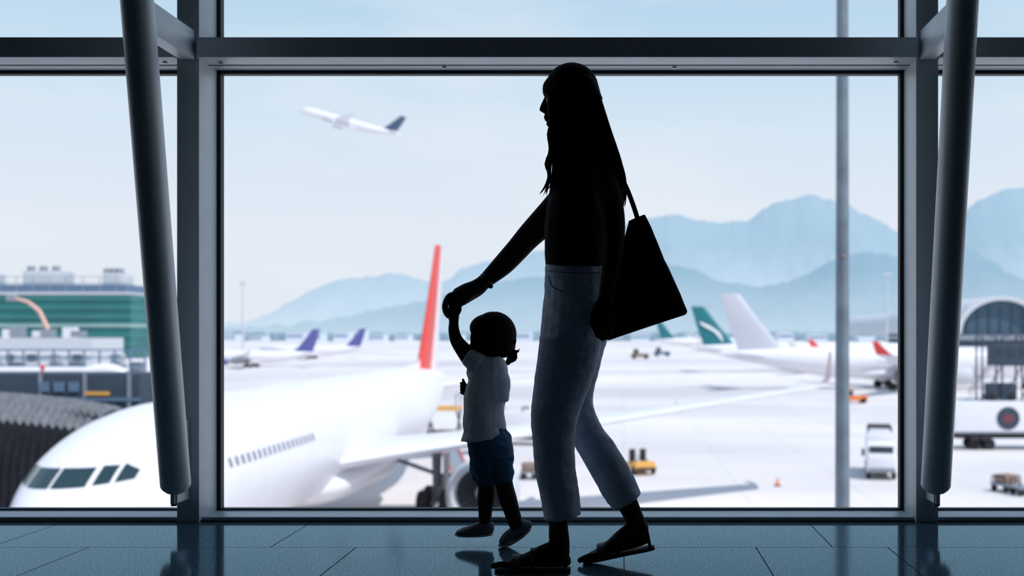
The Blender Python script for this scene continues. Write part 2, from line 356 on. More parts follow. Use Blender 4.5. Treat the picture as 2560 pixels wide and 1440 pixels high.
br = MB(); c = P(1214,702,3.842); t = (P(1204,690,3.842)-P(1245,655,3.81)).normalized(); u = V((0,1,0)); w_ = t.cross(u).normalized()
for off in (0,.012):
    br.tube([c-t*off+u*.031*math.cos(a)+w_*.026*math.sin(a) for a in [2*math.pi*k/16 for k in range(17)]],.0035,1,8,False)
br.ell(P(1226,716,3.825),.010,.006,.008)
br.build('bracelet', M['leather'], W, wl)
# ---------------- tote bag
bl = tuple(P(1620,820,3.40)); bl = (bl[0],3.40,bl[2])
Bg = root('tote_bag', 'large black tote bag with long strap hanging behind the shoulder of the woman', 'bag', bl)
b_ = MB(); rings = []
for (xl,yl,xr,yr,w) in cr([(1572,553,1612,537,.010),(1560,600,1636,590,.022),(1546,660,1662,650,.030),(1534,720,1688,705,.034),(1524,790,1710,755,.036),(1519,838,1718,778,.032),(1520,852,1712,787,.016)],3):
    p, q = P(xl,yl,3.40), P(xr,yr,3.40); cc = (p+q)/2; A = (q-p)/2; n = 28; r = []
    for k in range(n):
        a = 2*math.pi*k/n; cx, sx = math.cos(a), math.sin(a)
        r.append(cc+A*(abs(cx)**.6*(1 if cx>0 else -1))+V((0,w*(abs(sx)**.8*(1 if sx>0 else -1)),0)))
    rings.append(r)
b_.skin(rings); b_.build('bag_body', M['bag'], Bg, bl, disp=fold(.004,8,18))
for s_ in (-1,1):
    rings = []
    for (x,y,Y) in cr([(1598,560,3.40+s_*.012),(1582,510,3.40+s_*.016),(1562,460,3.39+s_*.016),(1540,428,3.37+s_*.016),(1516,416,3.37+s_*.016),(1500,424,3.42+s_*.016)],3):
        p = P(x,y,Y); rings.append([p+V((-.008,-.002,0)),p+V((.008,-.002,0)),p+V((.008,.002,0)),p+V((-.008,.002,0))])
    MB().skin(rings).build('strap', M['bag'], Bg, bl)
# ---------------- child
YK = 3.87; kl = (P(1225,1368,YK).x, YK, 0)
K = root('person', 'toddler in white shirt and blue shorts reaching one arm up to hold hands', 'person', kl)
c0 = P(1229,842,YK); fw = V((-.86,.51,0)).normalized(); lt = V((-fw.y,fw.x,0)); up = V((0,0,1))
def hd(f,l,u): return c0+fw*f+lt*l+up*u
B = MB()
B.ell(c0, fw*.078, lt*.068, up*.078, 24,16)
B.ell(hd(.018,0,-.034), fw*.056, lt*.054, up*.045)
B.ell(hd(.077,0,-.018), fw*.010, lt*.008, up*.008); B.ell(hd(.070,0,-.038), fw*.008, lt*.014, up*.004); B.ell(hd(.058,0,-.06), fw*.016, lt*.018, up*.014)
for s_ in (-1,1):
    B.ell(hd(-.005,s_*.068,-.015), fw*.013, lt*.007, up*.019); B.ell(hd(.05,s_*.03,-.032), fw*.022, lt*.022, up*.02)
B.sil([(1208,875,1248,878,YK,.028),(1205,905,1250,905,YK,.032)])
B.sil([(1186,900,1246,900,YK,.06),(1178,930,1256,930,YK,.07),(1176,1000,1254,1000,YK,.07),(1176,1070,1256,1070,YK,.072),(1182,1130,1264,1130,YK,.075),(1192,1165,1262,1165,YK,.06)])
# raised arm
B.sil([(1176,930,1206,888,3.82,.030),(1160,913,1190,876,3.825,.028),(1142,886,1172,860,3.835,.025),(1126,856,1155,842,3.845,.023),(1121,826,1148,822,3.852,.020),(1123,802,1146,802,3.857,.017)])
B.sil([(1122,802,1147,802,3.857,.017),(1120,786,1148,786,3.86,.022),(1122,760,1148,760,3.86,.022),(1128,748,1146,748,3.86,.018)])
for k in range(4):
    Y = 3.843+.0115*k
    B.tube([P(1128,772,Y),P(1124+k,758,Y),P(1130+k,747,Y-.004),P(1140,744,Y-.006)],[.0065,.006,.0056,.005],3,8)
B.tube([P(1142,788,3.845),P(1150,774,3.835),P(1149,760,3.832)],[.008,.007,.006],3,8)
# far bent arm
B.sil([(1190,905,1215,935,3.93,.026),(1188,945,1212,975,3.955,.023),(1190,985,1205,1010,3.96,.022)])
B.sil([(1196,980,1196,1012,3.955,.020),(1176,972,1176,996,3.93,.017),(1164,966,1164,988,3.91,.014),(1158,962,1158,986,3.90,.013)])
for k in range(4): B.tube([P(1162,968+k*6,3.90),P(1155,962+k*7,3.895),P(1152,957+k*8,3.89)],[.0058,.0055,.0048],2,8)
B.tube([P(1166,966,3.905),P(1160,955,3.90),P(1157,948,3.895)],[.006,.0055,.005],2,8)
# legs
B.sil([(1188,1160,1236,1160,3.92,.045),(1195,1215,1239,1215,3.92,.033),(1193,1245,1237,1245,3.922,.032),(1196,1280,1230,1282,3.925,.025),(1197,1306,1228,1308,3.925,.022),(1200,1325,1227,1325,3.925,.02)])
B.sil([(1228,1160,1276,1155,3.82,.045),(1238,1214,1282,1205,3.825,.034),(1247,1250,1291,1240,3.83,.033),(1261,1285,1298,1270,3.84,.026),(1269,1308,1304,1294,3.845,.022),(1278,1324,1308,1312,3.85,.019)])
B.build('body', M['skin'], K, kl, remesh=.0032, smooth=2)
for s_ in (-1,1): MB().ell(hd(.068,s_*.026,-.004), fw*.007, lt*.009, up*.006).build('eye', M['eye'], K, kl)
Hr = MB()
Hr.ell(hd(-.010,0,.008), fw*.082, lt*.082, up*.084, 28,18)
Hr.ell(hd(.012,0,.032), fw*.070, lt*.070, up*.052, 24,14)
Hr.ell(hd(-.024,0,-.030), fw*.064, lt*.074, up*.050, 24,14)
for k in range(90):
    a = math.radians(random.uniform(60,300)); r1 = V((math.cos(a),math.sin(a)))
    Hr.tube([hd(.01,0,.086), hd(r1.x*.062,r1.y*.062,.058), hd(r1.x*.086,r1.y*.083,.0), hd(r1.x*.080,r1.y*.076,-.045), hd(r1.x*.066,r1.y*.062,-.068-random.random()*.01)],[.002,.004,.004,.003,.001],3,6)
for k in range(40):
    j = lambda q: random.uniform(-q,q)
    Hr.tube([P(1250,864,YK),P(1265+j(4),870+j(4),YK+j(.01)),P(1282+j(4),880+j(6),YK+j(.014)),P(1282+j(8),895+j(6),YK+j(.014)),P(1267+j(7),910+j(4),YK+j(.01))],[.007,.006,.007,.005,.001],3,6)
for k in range(6):
    Hr.tube([P(1265,872,YK),P(1280+k,884-k,YK),P(1291+k,882-k,YK),P(1300-k,871+2*k,YK)],[.006,.006,.0035,.0008],3,6)
Hr.build('hair', M['hair'], K, kl)
MB().tube([P(1257,866,YK)+V((0,.012*math.cos(a),0))+V((-.3,0,.95)).normalized()*.012*math.sin(a) for a in [2*math.pi*k/12 for k in range(13)]],.003,1,8,False).build('hair_tie', M['shorts'], K, kl)
S = MB()
S.sil([(1192,880,1246,884,YK,.05),(1174,903,1262,903,YK,.078),(1166,945,1271,942,YK,.088),(1162,990,1273,988,YK,.090),(1159,1035,1262,1030,YK,.088),(1156,1078,1264,1068,YK,.092),(1151,1104,1274,1090,YK,.100)], rc=False)
S.sil([(1182,935,1214,886,3.82,.042),(1164,918,1192,878,3.82,.040),(1156,908,1182,872,3.822,.038)], rc=False)
S.sil([(1234,900,1266,905,3.80,.04),(1236,950,1274,955,3.80,.042),(1238,988,1275,1002,3.81,.038)])
S.build('shirt', M['shirt'], K, kl, remesh=.005, smooth=3, disp=fold(.008,16,34))
S = MB()
S.sil([(1166,1062,1262,1062,YK,.078),(1170,1110,1280,1100,YK,.09),(1174,1150,1286,1140,YK,.092),(1184,1182,1280,1178,YK,.08)])
S.sil([(1174,1140,1240,1150,3.92,.05),(1178,1185,1238,1190,3.92,.050),(1192,1214,1238,1216,3.92,.038)], rc=False)
S.sil([(1224,1140,1286,1140,3.82,.05),(1232,1180,1285,1178,3.82,.050),(1240,1214,1280,1204,3.825,.038)], rc=False)
S.build('shorts', M['shorts'], K, kl, remesh=.005, smooth=3, disp=fold(.007,20,40))
def shoe(L, Ls, Y):
    a = MB().sil([(*q, Y, w) for q, w in L],3,18)
    o = a.build('shoe', M['shoe'], K, kl)
    MB().sil([(*q, Y, w) for q, w in Ls],3,16).build('shoe_sole', M['shoesole'], o, kl)
    return o
shoe([((1227,1302,1229,1334),.018),((1216,1298,1217,1337),.026),((1196,1304,1196,1337),.028),((1175,1313,1175,1337),.030),((1155,1320,1155,1337),.029),((1143,1326,1143,1336),.02)],
     [((1230,1331,1231,1338),.02),((1210,1334,1210,1341),.029),((1175,1335,1175,1342),.032),((1150,1334,1150,1341),.030),((1139,1331,1139,1338),.018)], 3.925)
shoe([((1322,1302,1326,1322),.018),((1306,1299,1318,1333),.026),((1290,1308,1300,1342),.028),((1272,1322,1280,1352),.030),((1258,1334,1266,1359),.029),((1250,1346,1254,1360),.02)],
     [((1324,1318,1328,1325),.02),((1308,1334,1312,1341),.029),((1285,1350,1288,1357),.032),((1264,1360,1266,1367),.030),((1249,1358,1248,1366),.018)], 3.865)

# ---------------- setting: interior
WX = [-7.8145,-4.797,-1.7795,1.2375,4.255,7.2725]
rows = [4.40,3.865,3.36,2.855,2.35,1.845,1.34,.835,.33,-.175]
while rows[-1] > -8: rows.append(rows[-1]-.505)
fl = MB()
for i in range(len(rows)-1):
    if i == 1: js = [-7.9,-6.8,-5.8,-4.8,-3.86,-2.9,-1.932,-.967,.0,.476,.951,1.95,2.95,3.95,4.95,5.95,7.35]
    else:
        off = .753 if i % 2 == 0 else .25
        js = [-7.9]+[off+1.015*k for k in range(-8,7) if -7.8 < off+1.015*k < 7.3]+[7.35]
    for a, b in zip(js[:-1], js[1:]): fl.bx(a+.0022, b-.0022, rows[i+1]+.0022, rows[i]-.0022, -.02, 0)
fl.build('floor', M['floor'], flat=True)['kind'] = 'structure'
MB().bx(-7.9,7.35,-8.5,4.62,-.35,-.004).build('trim_1', M['gasket'])['kind'] = 'structure'
MB().bx(-8,7.45,-8.5,4.7,4.0,4.2).build('ceiling', M['wall'])['kind'] = 'structure'
MB().bx(-8,7.45,-8.6,-8.4,-.35,4.0).build('wall_back', M['wall'])['kind'] = 'structure'
MB().bx(-8.1,-7.9,-8.5,4.7,-.35,4.0).build('wall_left', M['wall'])['kind'] = 'structure'
MB().bx(7.35,7.55,-8.5,4.7,-.35,4.0).build('wall_right', M['wall'])['kind'] = 'structure'
MB().bx(-8,7.45,4.62,4.8,GZ,-.02).build('wall_front', M['frame'])['kind'] = 'structure'
tn = 2; HW = .0455
for x in WX:
    o = MB().bx(x-HW,x+HW,4.37,4.585,0,4.0).build('trim_%d'%tn, M['frame'], bevel=.004); o['kind'] = 'structure'; tn += 1
    MB().bx(x-HW-.016,x+HW+.016,4.562,4.60,.012,4.0).build('gasket', M['gasket'], o)
for i in range(len(WX)-1):
    a, b = WX[i]+HW, WX[i+1]-HW
    o = MB().bx(a,b,4.345,4.575,1.893,1.975).build('trim_%d'%tn, M['frame'], bevel=.004); o['kind'] = 'structure'; tn += 1
    MB().bx(a,b,4.562,4.60,1.878,1.99).build('gasket', M['gasket'], o)
    MB().bx(a,b,4.47,4.476,1.8905,1.894).build('groove', M['gasket'], o)
    for bxp in (a+.07, a+.98, b-.98, b-.07):
        MB().cyl((bxp,4.42 if bxp in (a+.07,b-.07) else 4.50,1.886),(bxp,4.42 if bxp in (a+.07,b-.07) else 4.50,1.895),.009,n=10).build('bolt', M['bolt'], o)
    o = MB().bx(a,b,4.40,4.575,-.01,.018).build('trim_%d'%tn, M['frame'], bevel=.003); o['kind'] = 'structure'; tn += 1
    MB().bx(a,b,4.562,4.60,.012,.026).build('gasket', M['gasket'], o)
    MB().bx(a,b,4.385,4.40,-.003,.006).build('gasket', M['gasket'], o)
# leaning tube columns
def column(x, label):
    r = root('tubular_column', label, 'column', (x,4.25,.0), group=None); L = (x,4.25,0)
    dy = -.184
    b = V((x,4.25,.17)); t = V((x,4.25+dy*(3.98-.14),3.98))
    MB().tube([b, b.lerp(t,.5), t],[.0575]*3,2,36,True).build('tube', M['tube'], r, L)
    MB().bx(x-.008,x+.008,4.22,4.372,.10,.42).build('gusset_plate', M['frame'], r, L)
    MB().cyl((x,4.235,.09),(x,4.235,.155),.012,n=12).build('pin', M['gasket'], r, L)
    MB().bx(x-.03,x+.03,3.93,4.372,1.888,2.006).build('brace', M['frame'], r, L, bevel=.004)
column(WX[2], 'leaning round steel column in front of the left window post')
column(WX[3], 'leaning round steel column in front of the right window post')

# ---------------- airliners
ST = cr([(0,-.64,.04),(.15,-.62,.38),(.5,-.57,.74),(1.1,-.47,1.17),(1.9,-.35,1.58),(2.8,-.23,1.94),(4,-.13,2.28),(5.5,-.05,2.56),(7.5,0,2.75),(9.5,0,2.81),(12,0,2.82),(20,0,2.82),(38,0,2.82),(43,.15,2.67),(48,.5,2.22),(53,.9,1.62),(57.5,1.25,1.0),(60.5,1.45,.55),(62,1.55,.2)],5)
AX = 4.85
def stn(s):
    for a, b in zip(ST[:-1], ST[1:]):
        if a[0] <= s <= b[0]:
            t = (s-a[0])/max(1e-6,b[0]-a[0]); return a[1]+(b[1]-a[1])*t, a[2]+(b[2]-a[2])*t
    return ST[-1][1:]
def onsurf(x, z):
    lo, hi = 0.01, 9.
    for _ in range(40):
        m_ = (lo+hi)/2; zc, r = stn(m_)
        if x*x+(z-zc)**2 > r*r: lo = m_
        else: hi = m_
    zc, r = stn(lo); d = V((x,0,z-zc)).normalized()*.02
    return V((x,lo-.025,z+AX))+d
def foil(x, le, ch, z, tk, vertical=False, n=9):
    pts = []
    prof = []
    for k in range(n+1):
        t = k/n; xx = (1-math.cos(math.pi*t))/2
        th = tk*(1.48*math.sqrt(max(xx,0))-.63*xx-1.76*xx**2+1.42*xx**3-.51*xx**4)
        prof.append((xx, th))
    up_ = [(a, b) for a, b in prof]; dn = [(a, -b*.7 if not vertical else -b) for a, b in prof[1:-1]][::-1]
    for a, b in up_+dn:
        pts.append(V((x+(b*ch if vertical else 0), le+a*ch, z+(0 if vertical else b*ch))))
    return pts
def airliner(name, label, loc, rot, finm, wingletm=None, gear=True, sc=1, near=False, group=None, bodym=None, rudder=None, eng=None):
    r = root(name, label, 'airplane', loc, rot=rot, sc=sc, group=group)
    bodym = bodym or M['white']; eng = eng or M['palegrey']; wingletm = wingletm or bodym
    n = 56; rings = [[V((rr*math.cos(2*math.pi*k/n), s, zc+AX+rr*math.sin(2*math.pi*k/n))) for k in range(n)] for s, zc, rr in ST]
    MB().skin(rings).build('fuselage', bodym, r)
    MB().loft([(V((0,s,AX-2.0)), V((w,0,0)), V((0,0,h))) for s,w,h in cr([(18.5,.6,.3),(21,2.6,.95),(25,3.1,1.25),(31,3.1,1.25),(36,2.4,.9),(38.5,.6,.3)],3)],28).build('belly_fairing', bodym, r)
    for sg in (-1,1):
        secs = cr([(2.0,20.6,11.6,-.95,.13),(5,22.4,9.7,-.6,.12),(9.5,25.2,7.4,-.15,.11),(16,29.3,5.6,.55,.10),(22.4,33.7,4.0,1.3,.095),(28.2,37.6,2.6,1.95,.09)],2)
        wg = MB().skin([foil(sg*x,le,ch,z+AX,tk) for x,le,ch,z,tk in secs]).build('wing', M['wing'], r)
        MB().skin([foil(sg*x,le,ch,z+AX,tk) for x,le,ch,z,tk in ((28.2,37.6,2.6,1.95,.09),(28.5,38.3,2.1,2.3,.08),(28.7,39.1,1.6,3.0,.07),(28.9,40.1,.9,4.0,.07))]).build('winglet', wingletm, wg)
        for fx,fy in ((7,31.5),(13,32.8),(19,35.8)):
            MB().ell((sg*fx,fy,AX-.75+fx*.08),.28,2.2,.35,12,8).build('flap_fairing', M['wing'], wg)
        MB().skin([foil(sg*x,le,ch,z+AX,tk) for x,le,ch,z,tk in ((.9,53.5,5.4,1.1,.1),(9.7,59.6,2.0,1.9,.09))]).build('stabilizer', M['wing'], r)
        cx, cy, cz = sg*9.4, 19.2, 2.75
        e = MB().rev([(1.3,1.16),(.5,1.2),(.08,1.28),(-.05,1.37),(.08,1.47),(.8,1.6),(2.4,1.6),(4.0,1.3),(4.8,1.08),(4.8,.8)],(cx,cy,cz)).build('engine', eng, r)
        MB().rev([(.15,1.27),(.03,1.3),(-.06,1.37),(.03,1.45),(.2,1.52)],(cx,cy-.01,cz)).build('intake_lip', M['metal'], e)
        fn = MB().rev([(1.15,.01),(1.15,1.2),(1.2,1.2),(1.2,.01)],(cx,cy,cz),n=24)
        for k in range(20):
            a = 2*math.pi*k/20; d = V((math.cos(a),0,math.sin(a))); q = V((-math.sin(a),0,math.cos(a))); o_ = V((cx,cy,cz))
            fn.skin([[o_+d*.3+q*.05+V((0,1.1,0)), o_+d*.3-q*.05+V((0,.9,0))],[o_+d*1.17+q*.16+V((0,1.1,0)), o_+d*1.17-q*.12+V((0,.95,0))]],False,False)
        fn.build('fan', M['fan'], e)
        MB().rev([(.55,.02),(.7,.16),(1.05,.34)],(cx,cy,cz),n=18).build('spinner', M['midgrey'], e)
        MB().rev([(4.5,.85),(5.4,.62),(6.1,.3),(6.5,.05)],(cx,cy,cz),n=20).build('exhaust_cone', M['metal'], e)
        MB().skin([[V((cx-w,y,z0)),V((cx+w,y,z0)),V((cx+w,y,z1)),V((cx-w,y,z1))] for y,z0,z1,w in ((cy+1.5,4.2,4.35,.12),(cy+4,3.9,4.75,.2),(cy+8,4.1,4.75,.2),(cy+10,4.4,4.7,.08))]).build('pylon', M['wing'], r)
        if gear:
            g = MB().cyl((sg*5.3,31,AX-1.2),(sg*5.3,31,.7),.28,.2,12).cyl((sg*5.3,29.9,.7),(sg*5.3,32.1,.7),.13,n=8).cyl((sg*5.3,31,2.2),(sg*2.5,31,3.2),.12,n=8).build('main_gear', M['gear'], r)
            MB().box((sg*5.85,31,2.4),(.08,1.6,1.9)).build('gear_door', M['gear'], r)
            for wy in (30.0,32.0):
                for wx in (-.62,.62):
                    MB().rev([(-.22,.25),(-.25,.55),(-.18,.68),(0,.72),(.18,.68),(.25,.55),(.22,.25)],(sg*5.3+wx,wy,.72),'X',20,True).build('wheel', M['tyre'], g)
    # fin with rudder
    fs = [(50.0,8.6,1.9,.11),(54.6,5.9,7.2,.10),(58.4,3.6,12.3,.09),(58.9,3.1,12.5,.06)]
    if rudder: fs = [(51.2,7.4,1.9,.095),(55.2,5.3,7.2,.085),(58.6,3.4,12.3,.08),(59.0,3.0,12.5,.06)]
    fin = MB().skin([foil(0,le,ch*(.72 if rudder else 1),z+AX,tk/(.72 if rudder else 1),True) for le,ch,z,tk in fs]).build('fin', finm, r)
    if rudder:
        MB().skin([[V((w,le+ch*.7,z+AX)),V((.02,le+ch,z+AX)),V((-.02,le+ch,z+AX)),V((-w,le+ch*.7,z+AX))] for le,ch,z,w in ((51.2,7.5,2.2,.2),(55.2,5.4,7.2,.14),(58.6,3.4,12.25,.08))]).build('rudder', rudder, fin)
    MB().skin([[V((.02,45.5,2.85+AX-.1)),V((0,51.5,3.0+AX)),V((-.02,45.5,2.85+AX-.1))],[V((.25,52,2.0+AX)),V((0,52.6,3.5+AX)),V((-.25,52,2.0+AX))]]).build('dorsal_fillet', bodym, r)
    if gear:
        g = MB().cyl((0,6.6,AX-2.3),(0,6.6,.5),.14,.11,10).build('nose_gear', M['gear'], r)
        for wx in (-.3,.3): MB().rev([(-.15,.2),(-.17,.4),(0,.52),(.17,.4),(.15,.2)],(wx,6.6,.52),'X',18,True).build('wheel', M['tyre'], g)
    for sg in (-1,1):
        for q in ((.04,.82,.80,.80,1.28,1.27),(.94,1.25,.82,.84,1.30,1.28),(1.33,1.64,.84,.88,1.31,1.10)):
            x0,x1,b0,b1,t0,t1_ = q; g = []
            for i in range(6):
                u = i/5; g.append([onsurf(sg*(x0+(x1-x0)*u), (b0+(b1-b0)*u)*(1-w/5)+(t0+(t1_-t0)*u)*w/5) for w in range(6)])
            MB().skin(g,False,False).build('cockpit_window', M['darkglass'], r)
    if near:
        me = None
        for k in range(18):
            s = 7.7+k*.53
            if me is None:
                g = []
                for i in range(5):
                    a = math.radians(12.5+i*1.7); g.append([V((2.835*math.cos(a), j*.22-.11, 2.835*math.sin(a))) for j in range(2)])
                o = MB().skin(g,False,False).build('cabin_window', M['cabwin'], r); me = o.data
            else:
                o = bpy.data.objects.new('cabin_window', me); C.objects.link(o); o.parent = r
            zc, rr = stn(s); o.location = (rr-2.82, s, AX+zc*.2)
    return r
R90 = math.pi/2
airliner('passenger_jet', 'large white passenger jet with red tail fin parked nose-on just outside the window', (-16.15,28.8,GZ), (0,0,math.radians(-.75)), M['red'], M['pinkred'], near=True, rudder=M['white'])
airliner('passenger_jet', 'white passenger jet with plain silver-grey tail fin and red winglet, parked beyond the pole', (GX(1800,195)+62,195,GZ), (0,0,R90), M['fingrey'], M['red'])
gt = airliner('passenger_jet', 'passenger jet with dark teal tail fin showing a white swoosh', (GX(1728,285)+62,285,GZ), (0,0,R90), M['finteal'])
for sg in (-1,1):
    MB().skin([[V((sg*.52,y,z+AX)),V((sg*.52,y+w,z+AX+.3))] for y,z,w in cr([(53.5,2.6,.1),(54.2,5.2,1.6),(56.8,7.2,2.4),(59.6,8.4,.2)],4)],False,False).build('tail_swoosh', M['white'], gt)
airliner('passenger_jet', 'distant passenger jet with small teal tail fin just left of the white-swoosh tail', (GX(1640,640)+62,640,GZ), (0,0,R90), M['finteal'])
airliner('passenger_jet', 'smaller jet with purple tail fin parked nearest the left window post', (GX(800,320)-62*.66,320,GZ), (0,0,-R90), M['finpurple'], sc=.66, eng=M['finpurple'])
airliner('passenger_jet', 'smaller jet with purple tail fin, the farther one to the right of its twin', (GX(915,430)-62*.7,430,GZ), (0,0,-R90), M['finpurple'], sc=.70, eng=M['finpurple'])
sc = .62; Dn = 392; nose = P(748,276,Dn)
mt = Matrix.Rotation(math.radians(15.6),4,'Y') @ Matrix.Rotation(-R90,4,'Z')
o_ = nose - (mt.to_3x3() @ V((0,0,AX-.6)))*sc
airliner('passenger_jet', 'white jet with dark tail fin climbing in the sky at upper left', o_, mt.to_euler(), M['findark'], gear=False, sc=sc)

# ---------------- apron, mountains
ap = MB(); ap.bx(-2600,2600,-10,5200,GZ-2,GZ); o = ap.build('ground', M['apron']); o['kind'] = 'structure'
def ridge(name, prof, D, depth, m, label, seed, amp):
    pts = cr([(float(a), float(b)) for a,b in prof], 14); nr = 26; rings = []
    for (px,py) in pts:
        dpy = 9*noise.fractal(V((px*.02, seed, 0)),.7,2.2,6); dh = -dpy/F*D
        zc = H-(py-835)/F*D; x = GX(px,D); hgt = zc-GZ; row = []
        for j in range(nr+9):
            if j <= nr:
                t = j/nr; y = D-depth*(1-t); z = GZ-6+hgt*(t**1.25)+dh*t**10
            else:
                t = (j-nr)/8; y = D+depth*.6*t; z = GZ-6+(hgt+dh)*(1-t)
            e = noise.fractal(V((x*.004+seed, y*.004, seed)),.9,2.2,6)
            w = math.sin(min(1,max(0,t))*math.pi) if j <= nr else 0
            zz = z+e*amp*w*hgt*.9
            row.append(V((x*(y/D)**.35, y, zz + (6 if j==nr else 0))))
        rings.append(row)
    o = MB().skin(rings,False,False).build(name, m, sharp=9)
    o['kind'] = 'structure'; return o
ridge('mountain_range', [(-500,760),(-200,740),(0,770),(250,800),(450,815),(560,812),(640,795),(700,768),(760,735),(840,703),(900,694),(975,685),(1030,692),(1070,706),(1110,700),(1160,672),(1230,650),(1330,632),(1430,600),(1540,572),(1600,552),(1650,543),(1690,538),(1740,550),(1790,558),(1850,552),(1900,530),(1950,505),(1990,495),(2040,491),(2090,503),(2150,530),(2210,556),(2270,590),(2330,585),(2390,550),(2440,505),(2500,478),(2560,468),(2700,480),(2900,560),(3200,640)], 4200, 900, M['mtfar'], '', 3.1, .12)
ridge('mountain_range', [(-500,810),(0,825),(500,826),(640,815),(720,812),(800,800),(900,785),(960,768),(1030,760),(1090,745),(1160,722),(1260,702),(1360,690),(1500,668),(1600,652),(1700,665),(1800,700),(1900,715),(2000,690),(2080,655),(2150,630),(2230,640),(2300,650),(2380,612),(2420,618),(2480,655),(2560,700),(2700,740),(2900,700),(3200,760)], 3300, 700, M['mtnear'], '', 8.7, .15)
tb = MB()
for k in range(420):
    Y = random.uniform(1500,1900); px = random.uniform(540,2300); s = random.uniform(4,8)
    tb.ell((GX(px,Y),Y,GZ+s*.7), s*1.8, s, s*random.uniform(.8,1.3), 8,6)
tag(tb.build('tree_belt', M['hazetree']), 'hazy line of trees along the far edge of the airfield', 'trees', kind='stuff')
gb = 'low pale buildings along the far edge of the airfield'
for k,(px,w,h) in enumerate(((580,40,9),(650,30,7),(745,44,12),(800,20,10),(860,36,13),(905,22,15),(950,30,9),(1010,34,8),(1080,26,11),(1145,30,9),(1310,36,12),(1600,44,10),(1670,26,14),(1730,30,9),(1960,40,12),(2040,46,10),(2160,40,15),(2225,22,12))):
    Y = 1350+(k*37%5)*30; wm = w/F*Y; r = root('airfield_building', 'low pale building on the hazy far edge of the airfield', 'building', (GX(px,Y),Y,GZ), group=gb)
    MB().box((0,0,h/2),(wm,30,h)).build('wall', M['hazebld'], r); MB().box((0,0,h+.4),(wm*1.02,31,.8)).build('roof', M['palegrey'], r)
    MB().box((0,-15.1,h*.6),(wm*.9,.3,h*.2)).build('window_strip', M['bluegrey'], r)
# ---------------- vehicles
def wheels(r, L, rad, w=.22, axis='X'):
    for p in L:
        MB().rev([(-w/2,rad*.4),(-w/2,rad*.85),(-w*.3,rad),(w*.3,rad),(w/2,rad*.85),(w/2,rad*.4)],(p[0],p[1],rad),axis,18,True).build('wheel', M['tyre'], r)
r = root('baggage_tractor', 'small yellow baggage tractor with two dark seats on the open apron', 'tractor', (GX(1599,77),77,GZ), .3)
MB().box((0,-.9,.62),(1.5,1.1,.6)).box((0,.45,.5),(1.6,1.8,.42)).build('body', M['yellow'], r, bevel=.1)
for s_ in (-.4,.4): MB().box((s_,.25,.85),(.5,.5,.2)).box((s_,.5,1.3),(.48,.16,.8)).build('seat', M['black'], r, bevel=.08)
MB().tube([V((.2*math.cos(a)-.4,-.35,1.15+.2*math.sin(a))) for a in [2*math.pi*k/12 for k in range(13)]],.025,1,6,False).build('steering_wheel', M['black'], r)
MB().box((0,-1.46,.45),(1.5,.08,.2)).build('bumper', M['black'], r)
wheels(r, ((-.72,-.9),(.72,-.9),(-.72,.9),(.72,.9)), .32)
def service_truck(px, Y, label, rz=0, bodym=None):
    r = root('service_truck', label, 'truck', (GX(px,Y),Y,GZ), rz)
    MB().skin([[V((-w,y,.55)),V((w,y,.55)),V((w,y,1.5)),V((w*.9,y,z)),V((-w*.9,y,z)),V((-w,y,1.5))] for y,w,z in ((-3.0,.92,1.55),(-2.8,1.0,2.0),(-2.3,1.0,2.5),(-1.1,1.0,2.55),(-1.0,.98,2.5))]).build('cab', bodym or M['white'], r, bevel=.06)
    MB().box((0,-2.62,2.05),(1.6,.5,.5),0,0,0).build('windshield', M['darkglass'], r, bevel=.05)
    MB().box((0,1.2,1.9),(1.95,4.2,2.3)).build('tank', bodym or M['white'], r, bevel=.35)
    MB().box((0,.9,.6),(1.7,5,.25)).build('chassis', M['black'], r)
    for k in range(2): MB().cyl((-.8,.2+k*2.2,2.95),(-.8,.2+k*2.2,3.35),.06,n=6).cyl((.8,.2+k*2.2,2.95),(.8,.2+k*2.2,3.35),.06,n=6).cyl((-.8,.2+k*2.2,3.35),(.8,.2+k*2.2,3.35),.09,n=6).build('roof_rail', M['black'], r)
    for s_ in (-1,1): MB().box((s_*1.22,-2.5,1.85),(.2,.1,.5)).build('mirror', M['black'], r)
    MB().box((0,-3.02,.7),(1.8,.12,.28)).build('bumper', M['midgrey'], r)
    wheels(r, ((-.85,-2.1),(.85,-2.1),(-.85,2.2),(.85,2.2)), .45, .3)
service_truck(2200,76,'white service truck with roof rails facing the window, right of the tall pole',-.2)
service_truck(1318,97,'white service truck on the apron between the child and the woman',1.4)
Y = 92; r = root('catering_truck', 'long white box truck with dark round emblem on its side at far right', 'truck', (GX(2388,Y),Y,GZ))
MB().bx(0,9.5,0,2.5,1.45,4.1).build('cargo_box', M['white'], r, bevel=.06)
MB().bx(0,9.5,-.02,.03,1.45,1.62).build('side_rail', M['midgrey'], r)
MB().bx(.2,9.3,.3,2.2,1.0,1.4).build('chassis', M['black'], r)
em = MB().rev([(-.05,.01),(-.05,.98),(0,.98)],(4.55,-.01,2.75),cap=True).build('emblem', M['navy'], r)
for k,(z,w) in enumerate(((2.98,.7),(2.75,1.0),(2.52,.7))): MB().box((4.55,-.075,z),(w,.02,.05)).build('emblem_stripe', M['red'], em)
for x in (1.8,2.6,7.4): MB().box((x,.1,1.1),(.9,.1,.5)).build('mudguard', M['black'], r)
wheels(r, ((1.8,.5),(3.1,.5),(7.4,.5),(1.8,2.0),(3.1,2.0),(7.4,2.0)), .5, .3, 'Y')
MB().bx(9.6,11.6,.05,2.45,.7,3.2).build('cab', M['white'], r, bevel=.2)
